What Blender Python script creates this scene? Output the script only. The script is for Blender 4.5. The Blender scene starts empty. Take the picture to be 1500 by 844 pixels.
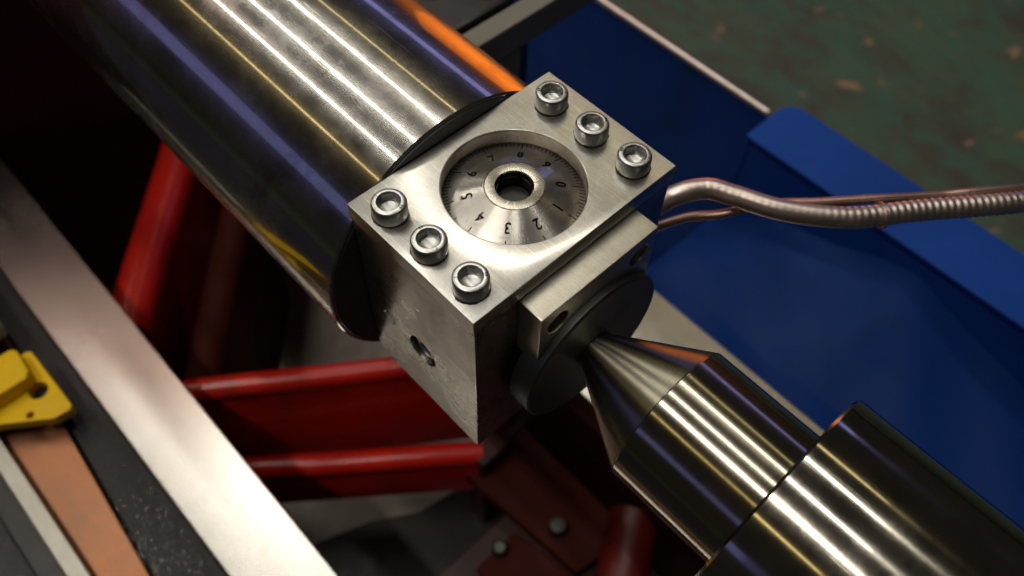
import bpy, bmesh, math, random
from mathutils import Vector, Matrix
S = 0.001                       # the scene is laid out in millimetres
PI = math.pi
scene = bpy.context.scene
random.seed(7)

# ------------------------------------------------------------------ camera
cam_d = bpy.data.cameras.new('camera'); cam = bpy.data.objects.new('camera', cam_d)
scene.collection.objects.link(cam); scene.camera = cam
ROWS = ((0.6849944834000566, 0.7282211419943025, 0.021829476952134084),
        (0.6182173188319722, -0.5651449662268576, -0.546276957087384),
        (-0.38547361052048346, 0.3876920627262801, -0.8373201061071832))
right, down, fwd = [Vector(r) for r in ROWS]
CAM = Vector((121.887, -62.8506, 163.9398))
m = Matrix((right, -down, -fwd)).transposed().to_4x4()
m.translation = CAM * S
cam.matrix_world = m
cam_d.sensor_width = 36; cam_d.lens = 1239.59 / 1500 * 36
cam_d.clip_start = 0.005; cam_d.clip_end = 60
cam_d.dof.use_dof = True; cam_d.dof.focus_distance = 0.210; cam_d.dof.aperture_fstop = 12.5

# ------------------------------------------------------------------ world, lamps, exposure
world = bpy.data.worlds.new('World'); scene.world = world; world.use_nodes = True
bg = world.node_tree.nodes['Background']
bg.inputs[0].default_value = (0.9, 0.8, 0.68, 1); bg.inputs[1].default_value = 0.020

def lamp(name, loc, size, power, col, target=None, spread=PI):
    d = bpy.data.lights.new(name, 'AREA'); d.shape = 'RECTANGLE'
    d.size, d.size_y = size[0] * S, size[1] * S
    d.energy = power; d.color = col; d.spread = spread
    o = bpy.data.objects.new(name, d); scene.collection.objects.link(o)
    loc = Vector(loc); o.location = loc * S
    if target is not None:
        zz = -(Vector(target) - loc).normalized()
        xx = Vector((1, 0, 0)); xx = (xx - zz * xx.dot(zz)).normalized()
        yy = zz.cross(xx)
        o.rotation_euler = Matrix((xx, yy, zz)).transposed().to_euler()
    return o
HL = 2500
def row(name, psi, power, col, width=70, x=-1800, length=4300, h=HL):
    y = 34.7 + h * math.tan(math.radians(psi))
    lamp(name, (x, y, h), (length, width), power, col, (x, 34.7, 0))
row('ceiling_lamp_row', -19.5, 16, (1.0, .95, .85))
row('ceiling_lamp_row', -.5, 17, (1.0, .97, .88))
row('ceiling_lamp_row', 22.0, 19, (1.0, .95, .84))
row('ceiling_lamp_row', -38.5, 4, (1.0, .78, .34), 55)
row('ceiling_lamp_row', 38.0, 3.4, (1.0, .82, .42), 55)
lamp('added_glint_panel', (-1230, 90, 2480), (560, 200), 2.4, (1.0, .95, .86), (-1230, 90, 0))  # panel added to strengthen the glint on the front way
lamp('added_glint_panel', (-1250, 920, 2480), (900, 200), 4.5, (1.0, .93, .80), (-1250, 920, 0))  # panel added to brighten the near corner of the cap plate
lamp('blue_wall_light', (-1800, -2550, 900), (4400, 420), 2.7, (.36, .38, 1.0), (-300, 0, 0))
lamp('blue_wall_light', (-1800, 2500, 880), (4400, 220), 4.4, (.40, .40, 1.0), (-300, 0, 0))
lamp('orange_sign_light', (-760, 1250, -260), (420, 640), .10, (1.0, .22, .015), (-30, 60, -10), .7)
lamp('added_floor_fill', (-250, -843, 2480), (1100, 90), 11, (1.0, .90, .80), (-250, 20, -300))  # fill added to light the floor and ribs under the bed
lamp('added_cover_spot', (500, -100, 1500), (120, 120), 1.0, (1.0, .70, .58), (-342, -90, 190), .16)  # pink spot added to light the unseen headstock cover

scene.view_settings.view_transform = 'Standard'; scene.view_settings.look = 'None'
scene.view_settings.exposure = 0; scene.view_settings.gamma = 1
scene.render.engine = 'CYCLES'
scene.cycles.use_denoising = True
scene.cycles.max_bounces = 8; scene.cycles.glossy_bounces = 6
scene.cycles.sample_clamp_indirect = 6

# ------------------------------------------------------------------ helpers
C = scene.collection
def setp(o, label=None, cat=None, group=None, kind=None):
    if label: o['label'] = label
    if cat: o['category'] = cat
    if group: o['group'] = group
    if kind: o['kind'] = kind
    return o
def thing(name, label, cat, loc=(0, 0, 0), group=None):
    o = bpy.data.objects.new(name, None); C.objects.link(o)
    o.empty_display_size = 0.01; o.location = Vector(loc) * S
    return setp(o, label, cat, group)
def sharpen(bm, ang=35):
    for f in bm.faces: f.smooth = True
    for e in bm.edges:
        if len(e.link_faces) == 2:
            e.smooth = e.calc_face_angle(0) < math.radians(ang)
def mesh_obj(name, bm, mat, parent=None, ang=20, link=True):
    bm.normal_update(); sharpen(bm, ang)
    me = bpy.data.meshes.new(name); bm.to_mesh(me); bm.free()
    if mat: me.materials.append(mat)
    o = bpy.data.objects.new(name, me)
    if link: C.objects.link(o)
    if parent:
        o.parent = parent
        o.matrix_parent_inverse = Matrix.Identity(4)
        # meshes are written in world millimetres: shift them back by the parent's place
        wl = Vector((0, 0, 0)); q = parent
        while q: wl += q.location; q = q.parent
        me.transform(Matrix.Translation(-wl))
    return o
def box_bm(x0, x1, y0, y1, z0, z1, bevel=0.0, seg=2):
    bm = bmesh.new()
    bmesh.ops.create_cube(bm, size=1)
    for v in bm.verts:
        v.co = Vector(((x0 + x1) / 2 + v.co.x * (x1 - x0), (y0 + y1) / 2 + v.co.y * (y1 - y0), (z0 + z1) / 2 + v.co.z * (z1 - z0))) * S
    if bevel > 0:
        bmesh.ops.bevel(bm, geom=bm.edges[:], offset=bevel * S, segments=seg, profile=.5, affect='EDGES')
    return bm
def lathe_bm(prof, axis='X', c=(0, 0, 0), n=96, closed=False, arc=None):
    """prof: list of (along, radius) in mm"""
    bm = bmesh.new(); rings = []
    for (a, r) in prof:
        ring = []
        if r <= 1e-6:
            p = {'X': (a, 0, 0), 'Y': (0, a, 0), 'Z': (0, 0, a)}[axis]
            ring = [bm.verts.new((Vector(p) + Vector(c)) * S)]
        else:
            for i in range(n):
                t = 2 * PI * i / n; u, w = r * math.cos(t), r * math.sin(t)
                p = {'X': (a, u, w), 'Y': (w, a, u), 'Z': (u, w, a)}[axis]
                ring.append(bm.verts.new((Vector(p) + Vector(c)) * S))
        rings.append(ring)
    pairs = list(zip(rings, rings[1:]))
    if closed: pairs.append((rings[-1], rings[0]))
    for A, B in pairs:
        if len(A) == 1 and len(B) == 1: continue
        for i in range(n):
            j = (i + 1) % n
            if len(A) == 1: bm.faces.new((A[0], B[j], B[i]))
            elif len(B) == 1: bm.faces.new((A[i], A[j], B[0]))
            else: bm.faces.new((A[i], A[j], B[j], B[i]))
    bmesh.ops.recalc_face_normals(bm, faces=bm.faces)
    return bm
def prism_bm(pts, z0, z1, bevel=0, axis='Z'):
    bm = bmesh.new()
    def P(a, b, z): return Vector({'Z': (a, b, z), 'Y': (a, z, b), 'X': (z, a, b)}[axis]) * S
    lo = [bm.verts.new(P(a, b, z0)) for a, b in pts]; hi = [bm.verts.new(P(a, b, z1)) for a, b in pts]
    bm.faces.new(lo); bm.faces.new(hi); n = len(pts)
    for i in range(n): bm.faces.new((lo[i], lo[(i + 1) % n], hi[(i + 1) % n], hi[i]))
    bmesh.ops.recalc_face_normals(bm, faces=bm.faces)
    if bevel: bmesh.ops.bevel(bm, geom=bm.edges[:], offset=bevel * S, segments=2, profile=.5, affect='EDGES')
    return bm
def cyl_bm(axis, c, r, a0, a1, n=48, ch=0):
    if ch: prof = [(a0, 0), (a0, r - ch), (a0 + ch, r), (a1 - ch, r), (a1, r - ch), (a1, 0)]
    else: prof = [(a0, 0), (a0, r), (a1, r), (a1, 0)]
    return lathe_bm(prof, axis, c, n)
def tmp(bm):
    bm.normal_update(); me = bpy.data.meshes.new('tmp'); bm.to_mesh(me); bm.free()
    o = bpy.data.objects.new('tmp', me); C.objects.link(o); return o
def cut(bm, cutters, bevel=.12, seg=2):
    """base minus cutters, then a fine machined edge break"""
    o = tmp(bm); cs = [tmp(c) for c in cutters]
    for c in cs:
        md = o.modifiers.new('b', 'BOOLEAN'); md.operation = 'DIFFERENCE'; md.object = c; md.solver = 'EXACT'
    if bevel:
        md = o.modifiers.new('v', 'BEVEL'); md.width = bevel * S; md.segments = seg; md.limit_method = 'ANGLE'; md.angle_limit = math.radians(50); md.miter_outer = 'MITER_ARC'
    dg = bpy.context.evaluated_depsgraph_get(); dg.update()
    me = bpy.data.meshes.new_from_object(o.evaluated_get(dg))
    out = bmesh.new(); out.from_mesh(me)
    for q in [o] + cs: bpy.data.objects.remove(q)
    return out
def tube_bm(pts, rad, n=20, radf=None):
    """tube along world points (mm); radf(i) scales the radius"""
    P = [Vector(p) for p in pts]; bm = bmesh.new(); rings = []
    up = None
    for i, p in enumerate(P):
        t = (P[min(i + 1, len(P) - 1)] - P[max(i - 1, 0)]).normalized()
        if up is None: up = t.orthogonal().normalized()
        up = (up - t * up.dot(t)).normalized(); sd = t.cross(up)
        r = rad * (radf(i) if radf else 1)
        rings.append([bm.verts.new((p + (up * math.cos(2 * PI * k / n) + sd * math.sin(2 * PI * k / n)) * r) * S) for k in range(n)])
    for A, B in zip(rings, rings[1:]):
        for k in range(n): bm.faces.new((A[k], A[(k + 1) % n], B[(k + 1) % n], B[k]))
    bm.faces.new(rings[0]); bm.faces.new(rings[-1])
    bmesh.ops.recalc_face_normals(bm, faces=bm.faces)
    return bm
def spline(ctrl, n):
    """Catmull-Rom through ctrl, n points per span"""
    P = [Vector(c) for c in ctrl]; P = [2 * P[0] - P[1]] + P + [2 * P[-1] - P[-2]]; out = []
    for i in range(1, len(P) - 2):
        for k in range(n):
            t = k / n
            out.append(.5 * ((2 * P[i]) + (-P[i - 1] + P[i + 1]) * t + (2 * P[i - 1] - 5 * P[i] + 4 * P[i + 1] - P[i + 2]) * t * t + (-P[i - 1] + 3 * P[i] - 3 * P[i + 1] + P[i + 2]) * t ** 3))
    out.append(P[-2]); return out
def text_bm(txt, size, depth=.12, offset=0.0):
    cu = bpy.data.curves.new('t', 'FONT'); cu.body = txt; cu.size = size; cu.extrude = depth
    cu.align_x = 'CENTER'; cu.align_y = 'CENTER'; cu.offset = offset; cu.resolution_u = 3
    o = bpy.data.objects.new('t', cu); C.objects.link(o)
    dg = bpy.context.evaluated_depsgraph_get(); dg.update()
    me = bpy.data.meshes.new_from_object(o.evaluated_get(dg)); bm = bmesh.new(); bm.from_mesh(me)
    bpy.data.objects.remove(o); return bm

# ------------------------------------------------------------------ materials
class NT:
    def __init__(s, name):
        s.m = bpy.data.materials.new(name); s.m.use_nodes = True; s.t = s.m.node_tree
        s.b = s.t.nodes['Principled BSDF']; s.out = s.t.nodes['Material Output']
        s.tc = s.t.nodes.new('ShaderNodeTexCoord')
    def n(s, t, **k):
        x = s.t.nodes.new(t)
        for a, b in k.items(): setattr(x, a, b)
        return x
    def L(s, a, b): s.t.links.new(a, b)
    def noise(s, scale, stretch=(1, 1, 1), detail=4, rough=.55, rot=(0, 0, 0), dist=0):
        mp = s.n('ShaderNodeMapping'); mp.inputs['Scale'].default_value = stretch; mp.inputs['Rotation'].default_value = rot
        s.L(s.tc.outputs['Object'], mp.inputs[0])
        x = s.n('ShaderNodeTexNoise'); x.inputs['Scale'].default_value = scale; x.inputs['Detail'].default_value = detail
        x.inputs['Roughness'].default_value = rough; x.inputs['Distortion'].default_value = dist
        s.L(mp.outputs[0], x.inputs['Vector']); return x.outputs['Fac']
    def ramp(s, src, stops):
        r = s.n('ShaderNodeValToRGB'); e = r.color_ramp.elements
        while len(e) < len(stops): e.new(.5)
        for q, (p, c) in zip(e, stops):
            q.position = p; q.color = (c, c, c, 1) if not isinstance(c, tuple) else (*c, 1)
        s.L(src, r.inputs[0]); return r.outputs[0]
    def math(s, op, a, b=0.0):
        x = s.n('ShaderNodeMath', operation=op)
        for i, v in enumerate((a, b)):
            if isinstance(v, (int, float)): x.inputs[i].default_value = v
            else: s.L(v, x.inputs[i])
        return x.outputs[0]
    def mix(s, f, a, b):
        x = s.n('ShaderNodeMix', data_type='RGBA')
        for sock, v in ((x.inputs[0], f), (x.inputs[6], a), (x.inputs[7], b)):
            if isinstance(v, (int, float)): sock.default_value = v
            elif isinstance(v, tuple): sock.default_value = (*v, 1)
            else: s.L(v, sock)
        return x.outputs[2]
    def bump(s, h, strength, dist, prev=None):
        x = s.n('ShaderNodeBump'); x.inputs['Strength'].default_value = strength; x.inputs['Distance'].default_value = dist * S
        s.L(h, x.inputs['Height'])
        if prev: s.L(prev, x.inputs['Normal'])
        return x.outputs[0]

def paint(name, col, rough=.35, var=.25, scale=60, bumpd=.05, coat=0, spec=.5, dirt=None):
    k = NT(name); b = k.b
    v = k.noise(scale, detail=5)
    c = k.mix(k.ramp(v, [(.3, 0.0), (.7, 1.0)]), tuple(x * (1 - var) for x in col), tuple(min(1, x * (1 + var)) for x in col))
    if dirt:
        c = k.mix(k.ramp(k.noise(scale * .6, detail=7, rough=.7), [(.58, 0.0), (.68, 1.0)]), c, dirt)
    k.L(c, b.inputs['Base Color'])
    k.L(k.ramp(k.noise(scale * 1.7, detail=6), [(.3, rough * .8), (.7, min(1, rough * 1.3))]), b.inputs['Roughness'])
    k.L(k.bump(k.noise(scale * 9, detail=3), .5, bumpd), b.inputs['Normal'])
    b.inputs['Coat Weight'].default_value = coat; b.inputs['Coat Roughness'].default_value = .15
    b.inputs['Specular IOR Level'].default_value = spec
    return k.m

def steel(name, col=(.56, .54, .49), rough=.28, vary=.06, aniso=0, rot=0, axis=None, stretch=(1, 1, 1), grain=900,
          grain_bump=.004, stain=None, stain_scale=60, stain_amt=.4, fine=None, smudge=45, pits=False, scratches=.0, gamt=.22, hair=0):
    """machined steel: a stretched grain, smudges of oil that change the gloss, dull stains, a second wider lobe for the finish"""
    k = NT(name); b = k.b
    b.inputs['Metallic'].default_value = 1
    base = col
    sm = k.noise(smudge, detail=6, rough=.65)
    c = k.mix(k.ramp(sm, [(.35, 0.0), (.7, 1.0)]), tuple(x * .82 for x in col), tuple(min(1, x * 1.06) for x in col))
    if stain:
        st = k.ramp(k.noise(stain_scale, (1, 1, 1), 8, .7, dist=.6), [(.5, 0.0), (.72, 1.0)])
        c = k.mix(k.math('MULTIPLY', st, stain_amt), c, stain)
    g = k.noise(grain, stretch, 3, .6)
    c = k.mix(k.ramp(g, [(.25, .0), (.75, gamt)]), c, tuple(x * .5 for x in col))
    if hair:
        for (rr, st_, sc, lv) in (((0, 0, .35), (1, 60, 1), 60, 1.25), ((0, 0, -.9), (1, 70, 1), 50, .6), ((0, 0, 1.5), (1, 60, 1), 70, 1.2), ((0, 0, 2.2), (1, 80, 1), 45, .6)):
            hh = k.ramp(k.noise(sc, st_, 2, .5, rr), [(.62, 0.0), (.70, hair)])
            c = k.mix(hh, c, tuple(min(1, x * lv) for x in col))
    r = k.math('ADD', k.ramp(sm, [(.3, max(.02, rough - vary)), (.72, rough + vary)]), k.math('MULTIPLY', k.math('SUBTRACT', g, .5), .10))
    nrm = k.bump(g, .8, grain_bump)
    if scratches:
        for (rr, st_, sc) in (((0, 0, .5), (1, 40, 1), 22), ((0, 0, -1.0), (1, 55, 1), 17), ((0.3, 0.2, 2.0), (1, 60, 1), 26)):
            w = k.ramp(k.noise(sc, st_, 2, .5, rr), [(.70, 0.0), (.74, 1.0)])
            nrm = k.bump(w, scratches, -.006, nrm)
            r = k.math('ADD', r, k.math('MULTIPLY', w, .10))
    if pits:
        vo = k.n('ShaderNodeTexVoronoi'); vo.inputs['Scale'].default_value = 75; k.L(k.tc.outputs['Object'], vo.inputs['Vector'])
        pt = k.ramp(vo.outputs['Distance'], [(.035, 1.0), (.075, 0.0)])
        on = k.ramp(k.noise(9, detail=2), [(.57, 0.0), (.62, 1.0)])
        pt = k.math('MULTIPLY', pt, on)
        c = k.mix(pt, c, (.02, .018, .015)); r = k.math('ADD', r, k.math('MULTIPLY', pt, .4))
    k.L(c, b.inputs['Base Color']); k.L(r, b.inputs['Roughness']); k.L(nrm, b.inputs['Normal'])
    b.inputs['Anisotropic'].default_value = aniso; b.inputs['Anisotropic Rotation'].default_value = rot
    tg = None
    if axis:
        tg = k.n('ShaderNodeTangent', direction_type='RADIAL', axis=axis); k.L(tg.outputs[0], b.inputs['Tangent'])
    if fine:   # a sharper second lobe: (roughness, weight)
        g2 = k.n('ShaderNodeBsdfAnisotropic'); g2.inputs['Roughness'].default_value = fine[0]
        k.L(c, g2.inputs['Color']); k.L(nrm, g2.inputs['Normal'])
        g2.inputs['Anisotropy'].default_value = .6 if axis else 0; g2.inputs['Rotation'].default_value = rot
        if tg: k.L(tg.outputs[0], g2.inputs['Tangent'])
        ms = k.n('ShaderNodeMixShader')
        k.L(k.math('MULTIPLY', k.ramp(sm, [(.3, 1.0), (.8, .45)]), fine[1]), ms.inputs[0])
        k.L(b.outputs[0], ms.inputs[1]); k.L(g2.outputs[0], ms.inputs[2]); k.L(ms.outputs[0], k.out.inputs[0])
    return k.m

M = {}
M['shaft'] = steel('ground_shaft_steel', (.50, .48, .44), .26, .08, .5, .25, 'X', (2, 14, 14), 160, .0010, (.17, .14, .11), 45, .75, (.035, .55), 38, True, .35)
M['center'] = steel('turned_center_steel', (.42, .385, .30), .23, .03, .93, .25, 'X', (60, 3, 3), 60, .0008, None, 60, 0, None, 50)
M['cone'] = steel('turned_cone_steel', (.50, .46, .36), .36, .03, .97, .25, 'X', (60, 3, 3), 60, .0008, None, 60, 0, None, 50)
M['quill'] = steel('ground_quill_steel', (.46, .43, .36), .15, .04, .6, .25, 'X', (10, 3, 3), 150, .0012, (.2, .17, .13), 60, .4, (.05, .40), 60, False, .2)
M['plate'] = steel('ground_plate_steel', (.62, .605, .56), .37, .05, 0, 0, None, (1, 1.6, 1), 2200, .0045, (.34, .29, .20), 55, .7, (.15, .40), 60, False, .35, .6, .6)
M['body'] = steel('body_steel', (.46, .44, .39), .30, .07, 0, 0, None, (1, 1, 5), 300, .003, (.16, .14, .12), 40, .95, None, 45, False, .25, .35, .2)
M['bar'] = steel('slide_steel', (.56, .53, .45), .34, .06, 0, 0, None, (1, 2, 1), 2000, .004, (.28, .2, .1), 70, .6, None, 60, False, .4, .5, .35)
M['dial'] = steel('turned_dial_steel', (.54, .51, .46), .25, .03, .82, .25, 'Z', (1, 1, 1), 300, .001, None, 60, 0, (.14, .3), 60)
M['wall_liner'] = steel('dark_liner_steel', (.30, .27, .23), .36, .06, .4, 0, 'Z', (1, 1, 8), 400, .002, (.08, .06, .05), 160, .8, None, 200)  # darker steel for the liner of the recess wall
M['hub'] = steel('turned_hub_steel', (.46, .43, .37), .27, .03, .7, .25, 'Z', (1, 1, 1), 1500, .0003, None, 60, 0, None, 60)
M['screw'] = steel('zinc_screw_steel', (.55, .56, .54), .34, .05, 0, 0, None, (1, 1, 1), 900, .0012, (.30, .28, .22), 160, .25, None, 120)
M['disc'] = steel('dull_disc_steel', (.14, .14, .135), .45, .06, 0, 0, None, (1, 1, 1), 300, .002, None, 60, 0, None, 50)
M['way'] = steel('ground_way_steel', (.46, .435, .40), .25, .03, .3, 0, None, (3, 40, 1), 120, .0005, (.40, .34, .28), 14, .25, None, 16)
M['copper_tint'] = steel('reflection_tinted_steel', (.30, .135, .07), .34, .05, .3, 0, None, (3, 40, 1), 60, .002, (.16, .12, .10), 14, .6, None, 16)  # steel strip; its orange reflection is put into the base colour
M['thin'] = steel('strip_steel', (.36, .345, .30), .38, .04, 0, 0, None, (2, 60, 1), 60, .003)
M['hose'] = steel('pink_tinted_steel', (.74, .63, .58), .40, .04, 0, 0, None, (1, 1, 1), 200, .0005, None, 60, 0, None, 80)  # pinkish cast of the light is put into this steel colour
M['copper'] = steel('copper_line', (.55, .36, .30), .40)
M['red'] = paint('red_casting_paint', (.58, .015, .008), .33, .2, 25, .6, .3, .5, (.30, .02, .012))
M['shaded_red'] = paint('shaded_red_paint', (.055, .009, .005), .7, .3, 20, .3, 0, .15)  # casting red darkened: shade below the head is put into the colour
M['blue'] = paint('blue_sheet_paint', (.006, .048, .27), .5, .2, 10, .14, 0, .18, (.010, .030, .12))
M['black'] = paint('black_casting_paint', (.010, .010, .011), .34, .3, 90, 1.6, .1, .35)
M['yellow'] = paint('yellow_bracket_paint', (.80, .50, .002), .5, .08, 40, .08, 0, .2)
M['grey'] = paint('grey_bracket_paint', (.16, .15, .12), .5, .15, 40, .1)
M['dark'] = paint('dark_plastic', (.012, .010, .010), .4, .2, 50, .1)
M['ink'] = paint('engraving_ink', (.006, .006, .005), .9, .1, 50, .01, 0, 0)
M['shaded_red2'] = paint('shaded_rib_paint', (.10, .006, .004), .4, .2, 25, .3)  # darker copy of the casting red, for the rib in the shaded corner
M['dim_red'] = paint('dim_red_paint', (.035, .005, .004), .5, .3, 20, .2)  # dimmest casting red, with shade put into the colour
M['pink'] = paint('pinkish_beige_paint', (.62, .34, .24), .5, .08, 30, .1)
M['pale'] = paint('pale_grey_paint', (.34, .34, .29), .6, .1, 30, .1)
M['hole'] = paint('dark_recess', (.01, .01, .01), .35, .1, 60, .05)  # near-black: darkness inside bores and holes put into the colour

def floor_mat():
    k = NT('worn_green_floor_paint')
    a = k.noise(6, (1, 1.5, 1), 10, .68, (0, 0, .6), .9); b_ = k.noise(22, (1, 1.6, 1), 8, .65, (0, 0, .6), .5); d = k.noise(11, (1, 1, 1), 6, .65, (0, 0, 1), .5)
    c = k.mix(k.ramp(a, [(.38, 0.0), (.60, 1.0)]), (.070, .105, .055), (.060, .045, .032))
    c = k.mix(k.ramp(b_, [(.42, 0.0), (.68, .8)]), c, (.040, .115, .080))
    c = k.mix(k.ramp(d, [(.63, 0.0), (.66, .95)]), c, (.30, .17, .09))
    k.L(c, k.b.inputs['Base Color']); k.b.inputs['Roughness'].default_value = .6
    k.L(k.bump(b_, .4, 1.0), k.b.inputs['Normal']); return k.m
def concrete():
    k = NT('grey_chip_tray_floor'); a = k.noise(16, detail=7, rough=.6)
    k.L(k.mix(k.ramp(a, [(.3, 0.0), (.7, 1.0)]), (.22, .19, .165), (.56, .50, .44)), k.b.inputs['Base Color'])
    k.b.inputs['Roughness'].default_value = .7; return k.m
M['floor'] = floor_mat(); M['concrete'] = concrete()

YC, ZC = 34.7, -40.2            # spindle axis
# ------------------------------------------------------------------ setting: floor
setp(mesh_obj('floor', box_bm(-6000, 4000, -4000, 6000, -640, -620), M['floor']), kind='structure')
setp(mesh_obj('tray_floor', box_bm(-900, 500, -300, 290, -430, -421), M['concrete']), kind='structure')

# ------------------------------------------------------------------ lathe bed
pan = setp(mesh_obj('dark_floor_sheet', prism_bm([(-88, -49), (60, -49), (60, 96), (-40, 96), (-52, 30), (-70, 0)], -420.8, -411, 1.5), M['dark']), 'flat dark sheet on the grey tray floor under the red ribs', 'drip pan')  # flat dark sheet added to darken the pale floor here
bed = thing('lathe_bed', 'lathe bed with polished steel ways, black side casting and red diagonal ribs', 'machine bed', (0, 30, -430))
mesh_obj('polished_way', box_bm(-900, 420, -81, -45.5, -252, -220, .8), M['way'], bed)['label'] = 'wide polished front way, bright where it catches the lamps'
mesh_obj('polished_way', box_bm(-900, 420, 97, 171.5, -245, -220, 1), M['way'], bed)['label'] = 'rear polished way in the shade behind the boring head'
mesh_obj('side_casting', prism_bm([(-900, -81.3), (420, -81.3), (420, -106), (-50, -106), (-160, -98), (-900, -94)], -420, -226, 1.0), M['black'], bed)
mesh_obj('tinted_strip', prism_bm([(-900, -94.5), (-160, -98.5), (-50, -106.5), (420, -106.5), (420, -124), (-900, -124)], -300, -222, .6), M['copper_tint'], bed)
mesh_obj('ground_strip', box_bm(-900, 420, -132, -124.3, -290, -215, .7), M['thin'], bed)
mesh_obj('side_casting', box_bm(-900, 420, -143, -132.3, -400, -223, .8), M['dark'], bed)
mesh_obj('oily_casting', box_bm(-900, 420, -165, -143.3, -400, -226, .8), M['black'], bed)
mesh_obj('added_dark_slab', box_bm(-1500, 600, -900, -166, -340, -330, 2), M['dark'], bed)  # unseen slab added to keep the green floor out of the shaft's reflection
mesh_obj('rear_wall', box_bm(-900, 420, 98, 110, -421, -245.3, .8), M['dim_red'], bed)
mesh_obj('front_wall', box_bm(-900, 420, -62, -50, -421, -252.3, .8), M['shaded_red'], bed)
# wet sparkle on the castings, put in as bright metal beads
bm = bmesh.new()
for k in range(620):
    if k < 520:
        u = random.random() ** 1.7; x = -118 + 135 * random.random() ** .55; y = -105.3 + u * 21
        if x < -100 and random.random() < .7: continue
        if y < -106 - (x + 50) * .0 - 0.0 and x < -50: continue
    else:
        x = -130 + 130 * random.random(); y = random.uniform(-163, -145)
    r = random.uniform(.26, .48) if random.random() < .85 else random.uniform(.48, .7)
    res = bmesh.ops.create_icosphere(bm, subdivisions=1, radius=r * S)
    bmesh.ops.scale(bm, vec=(random.uniform(.8, 1.5), 1, .6), verts=res['verts'])
    bmesh.ops.translate(bm, vec=Vector((x, y, -225.9)) * S, verts=res['verts'])
M['beads'] = steel('bright_bead_metal', (.90, .89, .85), .16, .02)
setp(mesh_obj('sparkle_beads', bm, M['beads'], bed, 180), kind='stuff')
# diagonal ribs: a rounded bead on top of a vertical web
def rib(p, q, ztop, zbot, r, web, mat, label=None):
    p, q = Vector(p), Vector(q); d = (q - p).normalized(); nrm = Vector((-d.y, d.x))
    prof = [(-web / 2, zbot), (-web / 2, ztop - 2 * r)]
    N = 18
    a0 = -PI * .18
    for i in range(N + 1):
        a = PI + PI * .18 - (PI + PI * .36) * i / N
        prof.append((r * math.cos(a), ztop - r + r * math.sin(a)))
    prof += [(web / 2, ztop - 2 * r), (web / 2, zbot)]
    bm = bmesh.new(); rings = []
    L = (q - p).length; ns = 24
    for s in range(ns + 1):
        t = s / ns; c = p + (q - p) * t; wob = .6 * math.sin(t * 9 + r) 
        rings.append([bm.verts.new(Vector((c.x + nrm.x * u, c.y + nrm.y * u, z + (wob if z > zbot else 0))) * S) for u, z in prof])
    for A, B in zip(rings, rings[1:]):
        for i in range(len(prof) - 1): bm.faces.new((A[i], A[i + 1], B[i + 1], B[i]))
        bm.faces.new((A[-1], A[0], B[0], B[-1]))
    bm.faces.new(rings[0]); bm.faces.new(rings[-1])
    bmesh.ops.recalc_face_normals(bm, faces=bm.faces)
    o = mesh_obj('rib', bm, mat, bed, 60)
    if label: o['label'] = label
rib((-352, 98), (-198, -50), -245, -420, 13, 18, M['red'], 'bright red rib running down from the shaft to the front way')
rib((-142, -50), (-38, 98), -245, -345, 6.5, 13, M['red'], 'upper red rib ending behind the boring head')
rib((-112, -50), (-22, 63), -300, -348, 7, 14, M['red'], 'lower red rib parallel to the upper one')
rib((-268, 60), (-148, -50), -285, -420, 11, 20, M['shaded_red'], 'rib behind the bright rib with its shade put into a brown-red colour')
rib((66, 98), (150, -50), -285, -340, 14, 18, M['shaded_red2'], 'red rib at the bottom edge below the tailstock centre')
mesh_obj('flange', prism_bm([(-24, 50), (62, 58), (70, 97.5), (-24, 97.5)], -332, -322, 1), M['shaded_red'], bed)
mesh_obj('shade_plate', box_bm(6, 420, -49.5, 97.5, -352, -341, 1), M['dim_red'], bed)  # dark plate added in place of the shade under the head
mesh_obj('flange', prism_bm([(20, 20), (60, 10), (64, 58), (20, 50)], -338, -330, 1), M['shaded_red'], bed)
mesh_obj('shade_post', box_bm(-29, -14, 56, 80, -421, -302, 2), M['dim_red'], bed)  # dark post added where the lower rib fades into shadow
for (x, y, r, z) in ((37, 67.5, 5.6, -322), (22, 36, 4.5, -330)):
    mesh_obj('bolt', lathe_bm([(z, 0), (z, r), (z + 6, r), (z + 8, r - 1.2), (z + 8, r * .7), (z + 7.3, r * .62), (z + 7.3, 0)], 'Z', (x, y, 0), 40), M['disc'], bed)

# ------------------------------------------------------------------ headstock
hs = thing('headstock', 'dark red headstock casting at the top left corner behind the bed', 'headstock', (-400, 20, -220))
mesh_obj('casting', box_bm(-600, -343, -150, 150, -219.8, 60, .3, 1), M['dim_red'], hs)
mesh_obj('base', box_bm(-600, -343, -44, 96, -420, -219.9, .3, 1), M['dim_red'], hs)
mesh_obj('cover', box_bm(-600, -342, -52, -8, 60.3, 205, 5, 3), M['pink'], hs)  # unseen pink block added for its reflection in the front way

# ------------------------------------------------------------------ rear sheet metal
panel = thing('blue_back_panel', 'tall dark blue sheet panel behind the lathe with a pinkish highlight put into its top edge', 'panel', (-200, 306, -620))
mesh_obj('sheet', box_bm(-900, -33.5, 304.6, 307, -620, -202, .3), M['blue'], panel)
mesh_obj('top_edge', tube_bm([(-900, 305.8, -201), (-500, 305.8, -201), (-33.8, 305.8, -201)], 2.2, 14), M['hose'], panel)['label'] = 'rolled top edge with its pinkish highlight put into the colour'  # bright metal colour stands for the highlight along the edge
tray = thing('blue_tray_housing', 'blue sheet metal tray housing at the lower right with a flat flange along its top', 'housing', (100, 290, -620))
def rounded(x0, x1, y0, y1, r):
    pts = []
    for i in range(7):
        a = PI / 2 + PI / 2 * i / 6; pts.append((x0 + r + r * math.cos(a), y1 - r + r * math.sin(a)))
    return pts + [(x0, y0), (x1, y0), (x1, y1)]
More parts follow.
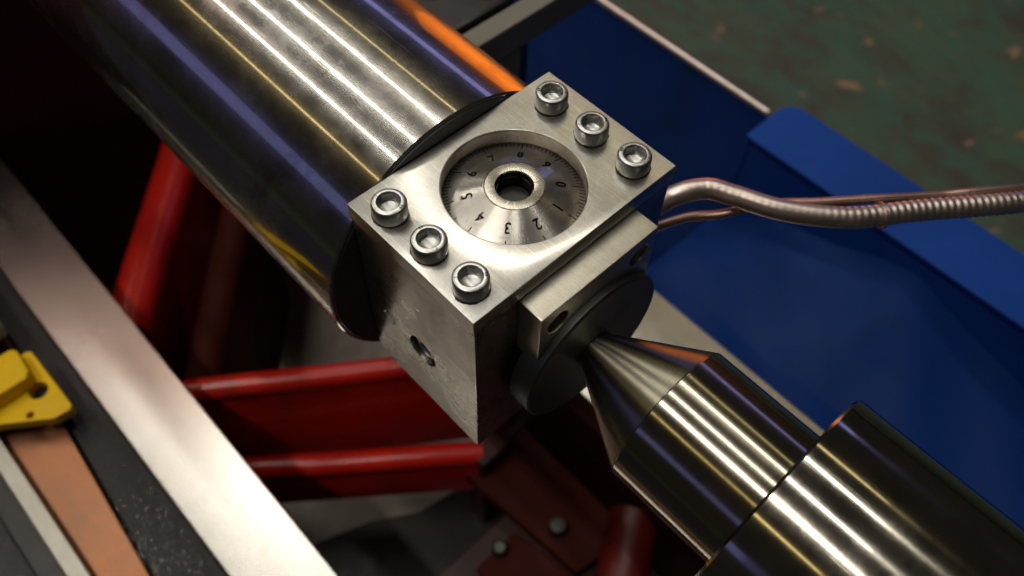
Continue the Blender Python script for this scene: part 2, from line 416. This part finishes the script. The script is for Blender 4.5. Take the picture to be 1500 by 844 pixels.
mesh_obj('top_flange', prism_bm(rounded(-31, 700, 281, 323, 12), -203, -200, .6), M['blue'], tray)
mesh_obj('end_wall', box_bm(-31, -28.5, 282, 320, -620, -203.3, .4), M['blue'], tray)
# inner wall with the bulged, slightly crumpled tray skin in front of it
mesh_obj('inner_wall', box_bm(-28.2, 700, 283, 285.5, -620, -203.3, .4), M['blue'], tray)
bm = bmesh.new(); NX, NY = 60, 36; G = []
zc = [(-38, -276), (0, -252), (20, -243), (75, -220), (90, -216.5), (118, -223), (147, -234), (170, -241), (260, -262), (700, -300)]
def zedge(x):
    for (a, za), (b, zb) in zip(zc, zc[1:]):
        if x <= b:
            t = max(0, (x - a) / (b - a)); t = t * t * (3 - 2 * t) * .4 + t * .6
            return za + (zb - za) * t
    return zc[-1][1]
for i in range(NX + 1):
    x = -29 + 530 * (i / NX) ** 1.25; r_ = []
    for j in range(NY + 1):
        v = j / NY; y = 282.5 - v * 108
        z = zedge(x) + (-262 - zedge(x)) * min(1, v * 1.5) ** .8 + 1.6 * math.sin(x * .045 + v * 5) * v + 1.2 * math.sin(x * .09 - v * 9)
        r_.append(bm.verts.new(Vector((x, y, z)) * S))
    G.append(r_)
for i in range(NX):
    for j in range(NY): bm.faces.new((G[i][j], G[i][j + 1], G[i + 1][j + 1], G[i + 1][j]))
bmesh.ops.solidify(bm, geom=bm.faces[:], thickness=1.5 * S)
bmesh.ops.recalc_face_normals(bm, faces=bm.faces)
mesh_obj('tray_skin', bm, M['blue'], tray, 50)

# ------------------------------------------------------------------ grey bracket, dark unit behind the shaft
br = thing('grey_bracket', 'grey painted steel arm bracket behind the spindle shaft at the top edge', 'bracket', (-72, 112, -220))
mesh_obj('arm', box_bm(-81, -71.5, 96, 260, -74, -60, .8), M['grey'], br)
mesh_obj('post', box_bm(-81, -72, 98, 132, -219.8, -74.2, .8), M['grey'], br)
un = thing('dark_control_unit', 'black box unit behind the grey bracket at the top edge', 'control unit', (-120, 150, -219))
mesh_obj('housing', box_bm(-190, -84, 104, 150, -210, -74, 3, 3), M['dark'], un)
mesh_obj('foot', box_bm(-180, -95, 106, 148, -219.8, -210.2, 1), M['dark'], un)
mesh_obj('cover', box_bm(-150, -90, 108, 146, -73.8, -66, 2), M['dark'], un)
for (x, y) in ((-141, 120), (-118, 120), (-100, 138)):
    mesh_obj('button', lathe_bm([(-66, 0), (-66, 4), (-62, 4), (-61, 3), (-61, 0)], 'Z', (x, y, 0), 24), M['grey'], un)

# ------------------------------------------------------------------ yellow bracket and pale block at the left
yb = thing('yellow_bracket', 'bright yellow clamp bracket with a bolt hole on the bed at the left edge', 'bracket', (-170, -110, -222))
low = [(-184, -200), (-184, -93), (-182.5, -91.6), (-143, -90.8), (-141.2, -92.5), (-141.9, -100), (-156, -120), (-163, -135), (-163, -200)]
bmx = cut(prism_bm(low, -214.5, -208.5), [cyl_bm('Z', (-160.5, -98.8, 0), 4.6, -230, -200), cyl_bm('Z', (-151.0, -107.6, 0), 1.9, -230, -200)], .5)
mesh_obj('base', bmx, M['yellow'], yb)
mesh_obj('block', prism_bm([(-183, -200), (-183, -98), (-180.7, -95.6), (-166.5, -96.4), (-163.2, -99), (-163.6, -200)], -208.3, -199, .9), M['yellow'], yb)
mesh_obj('lining', cyl_bm('Z', (-160.5, -98.8, 0), 4.5, -214.3, -213.8), M['hole'], yb)
pb = thing('pale_block', 'pale grey block at the left edge beside the yellow bracket', 'block', (-250, -85, -222))
mesh_obj('block', box_bm(-330, -200, -118, -95, -210, -200, 1), M['pale'], pb)

# ------------------------------------------------------------------ spindle shaft
sh = thing('spindle_shaft', 'thick polished steel spindle shaft with long lamp reflections at the upper left', 'shaft', (0.4, YC, ZC))
mesh_obj('barrel', lathe_bm([(-900, 0), (-900, 46), (-.3, 46), (.2, 45.6), (.2, 0)], 'X', (0, YC, ZC), 256), M['shaft'], sh)
mesh_obj('end_face', lathe_bm([(.25, 0), (.25, 45.0), (.6, 44.8), (.6, 0)], 'X', (0, YC, ZC), 128), M['disc'], sh)

# ------------------------------------------------------------------ boring head
W, LX = 70.0, 47.6
head = thing('boring_head', 'square steel boring head with a numbered dial and six socket screws', 'boring head', (LX / 2, 35, ZC))
DC = (24.15, 34.8)
mesh_obj('cap_plate', cut(box_bm(0.9, LX, 0, W, -5.45, 0), [cyl_bm('Z', (*DC, 0), 18.68, -8, 2, 160)], .22), M['plate'], head)
body_pts = [(1.0, -5.7), (LX - .35, -5.7), (LX - .35, -71.7), (6.5, -71.7), (2.2, -70.2), (1.0, -66.5)]
body = cut(prism_bm(body_pts, .55, W - .55, 0, 'Y'),
           [cyl_bm('Z', (*DC, 0), 18.9, -14, 2, 96), cyl_bm('Y', (24.6, 0, -44), 5.3, -1, 12, 64), cyl_bm('Y', (10.4, 0, -43.3), 2.3, -1, 5, 40)], .3)
mesh_obj('body', body, M['body'], head)
# recessed side screw and a flush plug
def socket_bm(axis, c, r, a0, a1, hexr, depth, sgn, ch=.5):
    base = lathe_bm([(a0, 0), (a0, r), (a1 - sgn * ch, r), (a1 - sgn * ch * .3, r - ch * .3), (a1, r - ch), (a1, 0)], axis, c, 64)
    hx = lathe_bm([(a1 - sgn * depth, 0), (a1 - sgn * depth, hexr), (a1 + sgn, hexr), (a1 + sgn, 0)], axis, c, 6)
    cone = lathe_bm([(a1 - sgn * .45, 0), (a1 - sgn * .45, hexr * .9), (a1 + sgn * .3, hexr * 1.16), (a1 + sgn * .3, 0)], axis, c, 48)
    return cut(base, [hx, cone], .06)
mesh_obj('side_screw', socket_bm('Y', (24.6, 0, -44), 4.3, 8, 1.8, 2.3, 3, -1), M['screw'], head)
mesh_obj('plug', cyl_bm('Y', (10.4, 0, -43.3), 2.15, .5, 5, 40, .2), M['screw'], head)
# conical dial ring, hub and hex drive
mesh_obj('dial_ring', lathe_bm([(-6.0, 7.74), (-.68, 7.74), (-.62, 7.82), (-4.75, 18.4), (-5.0, 18.5), (-6.0, 18.5)], 'Z', (*DC, 0), 200, True), M['dial'], head)
mesh_obj('wall_liner', lathe_bm([(-5.44, 18.56), (-.35, 18.56), (-.3, 18.62), (-.3, 18.675), (-5.44, 18.675)], 'Z', (*DC, 0), 160, True), M['wall_liner'], head)  # thin dark ring added to darken the recess wall
hub = cut(lathe_bm([(-13.4, 0), (-13.4, 7.62), (-.66, 7.62), (-.58, 7.54), (-.5, 6.8), (-.5, 0)], 'Z', (*DC, 0), 120),
          [lathe_bm([(-13, 0), (-13, 5.05), (1, 5.05), (1, 0)], 'Z', (*DC, 0), 6), lathe_bm([(-2.4, 0), (-2.4, 4.75), (-.9, 4.85), (.1, 5.35), (.1, 0)], 'Z', (*DC, 0), 64)], .08)
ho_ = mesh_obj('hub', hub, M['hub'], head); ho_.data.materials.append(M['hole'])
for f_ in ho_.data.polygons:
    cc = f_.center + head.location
    if cc.z < -1.6 * S and math.hypot(cc.x / S - DC[0], cc.y / S - DC[1]) < 6: f_.material_index = 1  # deep bore faces take the dark recess colour
mesh_obj('drive_screw', cyl_bm('Z', (*DC, 0), 4.1, -12.95, -5.5), M['hole'], head)
slope = math.atan2(4.13, 10.45)
def zdial(r): return -.62 - (r - 7.95) * (4.13 / 10.45)
for k in range(10):
    a = math.radians(57 - 36 * k)
    bmt = text_bm(str(k), 4.3, .08, .07 if k in (9, 2) else .0 if k == 4 else .035)
    rr = 12.0
    # local: text up = outward; lies on the cone
    out = Vector((math.cos(a), math.sin(a), 0)); side = Vector((math.sin(a), -math.cos(a), 0))
    up = (out * math.cos(slope) - Vector((0, 0, 1)) * math.sin(slope)); nn = side.cross(up)
    R = Matrix((side, up, nn)).transposed().to_4x4(); R.translation = Vector((DC[0], DC[1], zdial(rr))) + out * rr
    for v in bmt.verts:
        v.co.x *= .82; v.co = (R @ v.co) * S
    mesh_obj('numeral', bmt, M['ink'], head)
def ticks(rng, r0, r1, w):
    bm = bmesh.new()
    for k in rng:
        a = math.radians(57 - 3.6 * k)
        out = Vector((math.cos(a), math.sin(a), 0)); side = Vector((math.sin(a), -math.cos(a), 0))
        q = []
        for dz in (-.02, .025):
            for (r, s) in ((r0, -w), (r0, w), (r1, w), (r1, -w)):
                q.append(bm.verts.new((Vector((DC[0], DC[1], zdial(r) + dz)) + out * r + side * s) * S))
        bm.faces.new(q[4:8]); 
        for i in range(4): bm.faces.new((q[i], q[(i + 1) % 4], q[4 + (i + 1) % 4], q[4 + i]))
    bmesh.ops.recalc_face_normals(bm, faces=bm.faces); return bm
for rng, r0, w in (([k for k in range(100) if k % 10 == 0], 15.2, .12), ([k for k in range(100) if k % 10 == 5], 16.2, .11), ([k for k in range(100) if k % 5], 16.8, .10)):
    for k in rng: mesh_obj('graduation', ticks([k], r0, 18.3, w), M['ink'], head)
# index line scribed on the plate
bm = prism_bm([(37.53, 20.37), (37.6, 20.45), (40.6, 17.67), (40.53, 17.6)], -.02, .015); mesh_obj('index_line', bm, M['grey'], head)

# socket head cap screws
HR = 4.45
def make_screw():
    t = mesh_obj('cap_screw', lathe_bm([(0.02, 0), (.02, HR - .25), (.3, HR), (3.9, HR), (4.35, HR - .08), (4.75, HR - .35), (4.95, HR - .75), (5.0, HR - 1.0), (5.0, 3.0), (4.55, 2.5), (2.6, 2.42), (2.6, 0)], 'Z', (0, 0, 0), 96), M['screw'], None, 40, False)
    return t.data
bms = cut(lathe_bm([(0.02, 0), (.02, HR - .5), (.5, HR - .05), (.9, HR), (4.0, HR), (4.45, HR - .1), (4.8, HR - .35), (4.96, HR - .7), (5.0, HR - 1.0), (5.0, 0)], 'Z', (0, 0, 0), 96),
          [lathe_bm([(2.1, 0), (2.1, 2.95), (7, 2.95), (7, 0)], 'Z', (0, 0, 0), 6),
           lathe_bm([(4.4, 0), (4.4, 2.55), (5.3, 3.3), (5.3, 0)], 'Z', (0, 0, 0), 48),
           lathe_bm([(1.2, 0), (2.15, 2.4), (2.2, 0)], 'Z', (0, 0, 0), 24)], .05)
screw_me = mesh_obj('cap_screw', bms, M['screw'], None, 20, False).data
def stamp(txt, ang, sz):
    b_ = text_bm(txt, sz, .025, .02)
    a = math.radians(ang); R = Matrix.Rotation(a - PI / 2, 4, 'Z')
    for v in b_.verts: v.co = (R @ (v.co + Vector((0, 3.55, 5.0)))) * S
    return mesh_obj('stamp', b_, M['ink'], None, 35, False).data
k = NT('dark_shade_grime'); k.b.inputs['Base Color'].default_value = (.02, .016, .010, 1); k.b.inputs['Roughness'].default_value = .45
M['shade_grime'] = k.m
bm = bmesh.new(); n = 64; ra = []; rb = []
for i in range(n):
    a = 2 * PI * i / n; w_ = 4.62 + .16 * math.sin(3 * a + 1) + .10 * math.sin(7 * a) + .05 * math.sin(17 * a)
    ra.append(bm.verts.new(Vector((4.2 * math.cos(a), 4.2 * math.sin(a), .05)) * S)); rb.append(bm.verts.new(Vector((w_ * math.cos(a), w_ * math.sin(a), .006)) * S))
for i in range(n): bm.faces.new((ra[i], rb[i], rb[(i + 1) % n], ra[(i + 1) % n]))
shade_grime_me = mesh_obj('shade_grime_ring', bm, M['shade_grime'], None, 20, False).data  # dark ring painting the contact shade and grime round a screw head
st1, st2 = stamp('8.8', 20, .95), stamp('I', 200, 1.1)
for i, (x, y, rz) in enumerate([(10.6, 5.95, 0), (25.5, 5.95, 150), (40.0, 6.1, 35), (10.5, 61.3, 200), (25.5, 61.2, 40), (40.2, 61.3, 185)]):
    s = bpy.data.objects.new('cap_screw', screw_me); C.objects.link(s); s.parent = head
    s.location = Vector((x, y, 0)) * S - head.location; s.rotation_euler.z = math.radians(rz)
    for me in (st1, st2):
        q = bpy.data.objects.new('stamp', me); C.objects.link(q); q.parent = s
    q = bpy.data.objects.new('shade_grime_ring', shade_grime_me); C.objects.link(q); q.parent = s; q.rotation_euler.z = i * 1.1

# slide bar on the front face, tool disc
bar = cut(box_bm(LX - .3, 55.2, 14.5, 56, -28, -6.0), [cyl_bm('X', (0, 20.6, -13), 3.4, 50, 58), cyl_bm('X', (0, 50.0, -13), 3.4, 50, 58)], .3)
mesh_obj('slide_bar', bar, M['bar'], head)
for y in (20.6, 50.0):
    mesh_obj('bar_screw', socket_bm('X', (0, y, -13), 3.2, 50.2, 53.4, 1.7, 2, 1), M['screw'], head)
mesh_obj('tool_disc', lathe_bm([(50, 0), (50, 24.4), (50.4, 25), (57.0, 25), (57.6, 24.4), (57.6, 6), (55, 4.2), (55, 0)], 'X', (0, YC, ZC), 128), M['disc'], head)

# ------------------------------------------------------------------ tailstock side
ce = thing('lathe_center', 'pointed steel lathe centre with a conical tip pressing into the boring head', 'lathe centre', (90, YC, ZC))
mesh_obj('cone_point', lathe_bm([(50.5, 0), (50.5, 1.45), (84.4, 21.0), (84.4, 0)], 'X', (0, YC, ZC), 160), M['cone'], ce)
mesh_obj('shank', lathe_bm([(84.42, 0), (84.42, 20.9), (84.75, 21.1), (116.6, 21.1), (116.6, 0)], 'X', (0, YC, ZC), 160), M['center'], ce)
qu = thing('tailstock_quill', 'thick steel tailstock quill holding the lathe centre at the lower right corner', 'quill', (150, YC, ZC))
mesh_obj('barrel', lathe_bm([(116.8, 0), (116.8, 33.6), (117.5, 34.3), (420, 34.3), (420, 0)], 'X', (0, YC, ZC), 200), M['quill'], qu)

# ------------------------------------------------------------------ armoured hose and thin copper line
ctrl = [(20, 78, -62), (30, 84, -52), (36, 93, -42), (42, 102, -40), (50, 106.5, -40), (63.5, 113, -40), (79.5, 126.2, -40), (92.4, 144.5, -40), (113, 172.5, -40), (140, 215, -42), (190, 300, -60)]
pts = spline(ctrl, 60)
ho = thing('armoured_hose', 'ribbed metal armoured hose running from behind the boring head to the right edge', 'hose', (80, 127, -40))
acc = [0]
for a, b in zip(pts, pts[1:]): acc.append(acc[-1] + (b - a).length)
mesh_obj('hose_jacket', tube_bm(pts, 3.4, 26, lambda i: 1 + (.005 + .05 * min(1, max(0, (acc[i] - 75) / 45))) * math.sin(acc[i] * 2 * PI / 2.3)), M['hose'], ho, 80)
for s in (96,):
    i = min(range(len(acc)), key=lambda i: abs(acc[i] - s))
    mesh_obj('ring_clip', tube_bm(pts[i - 1:i + 2], 4.3, 24), M['hose'], ho)
c2 = [(24, 84, -70), (34, 91, -58), (41, 98, -52), (49, 104, -48), (57, 114, -44), (69, 127.3, -43), (81, 141.5, -42), (92.5, 156, -42), (113, 183.5, -42), (190, 306, -62)]
setp(mesh_obj('copper_line', tube_bm(spline(c2, 24), 1.5, 14), M['copper'], None, 80), 'thin copper-coloured line running along the back of the armoured hose', 'pipe')
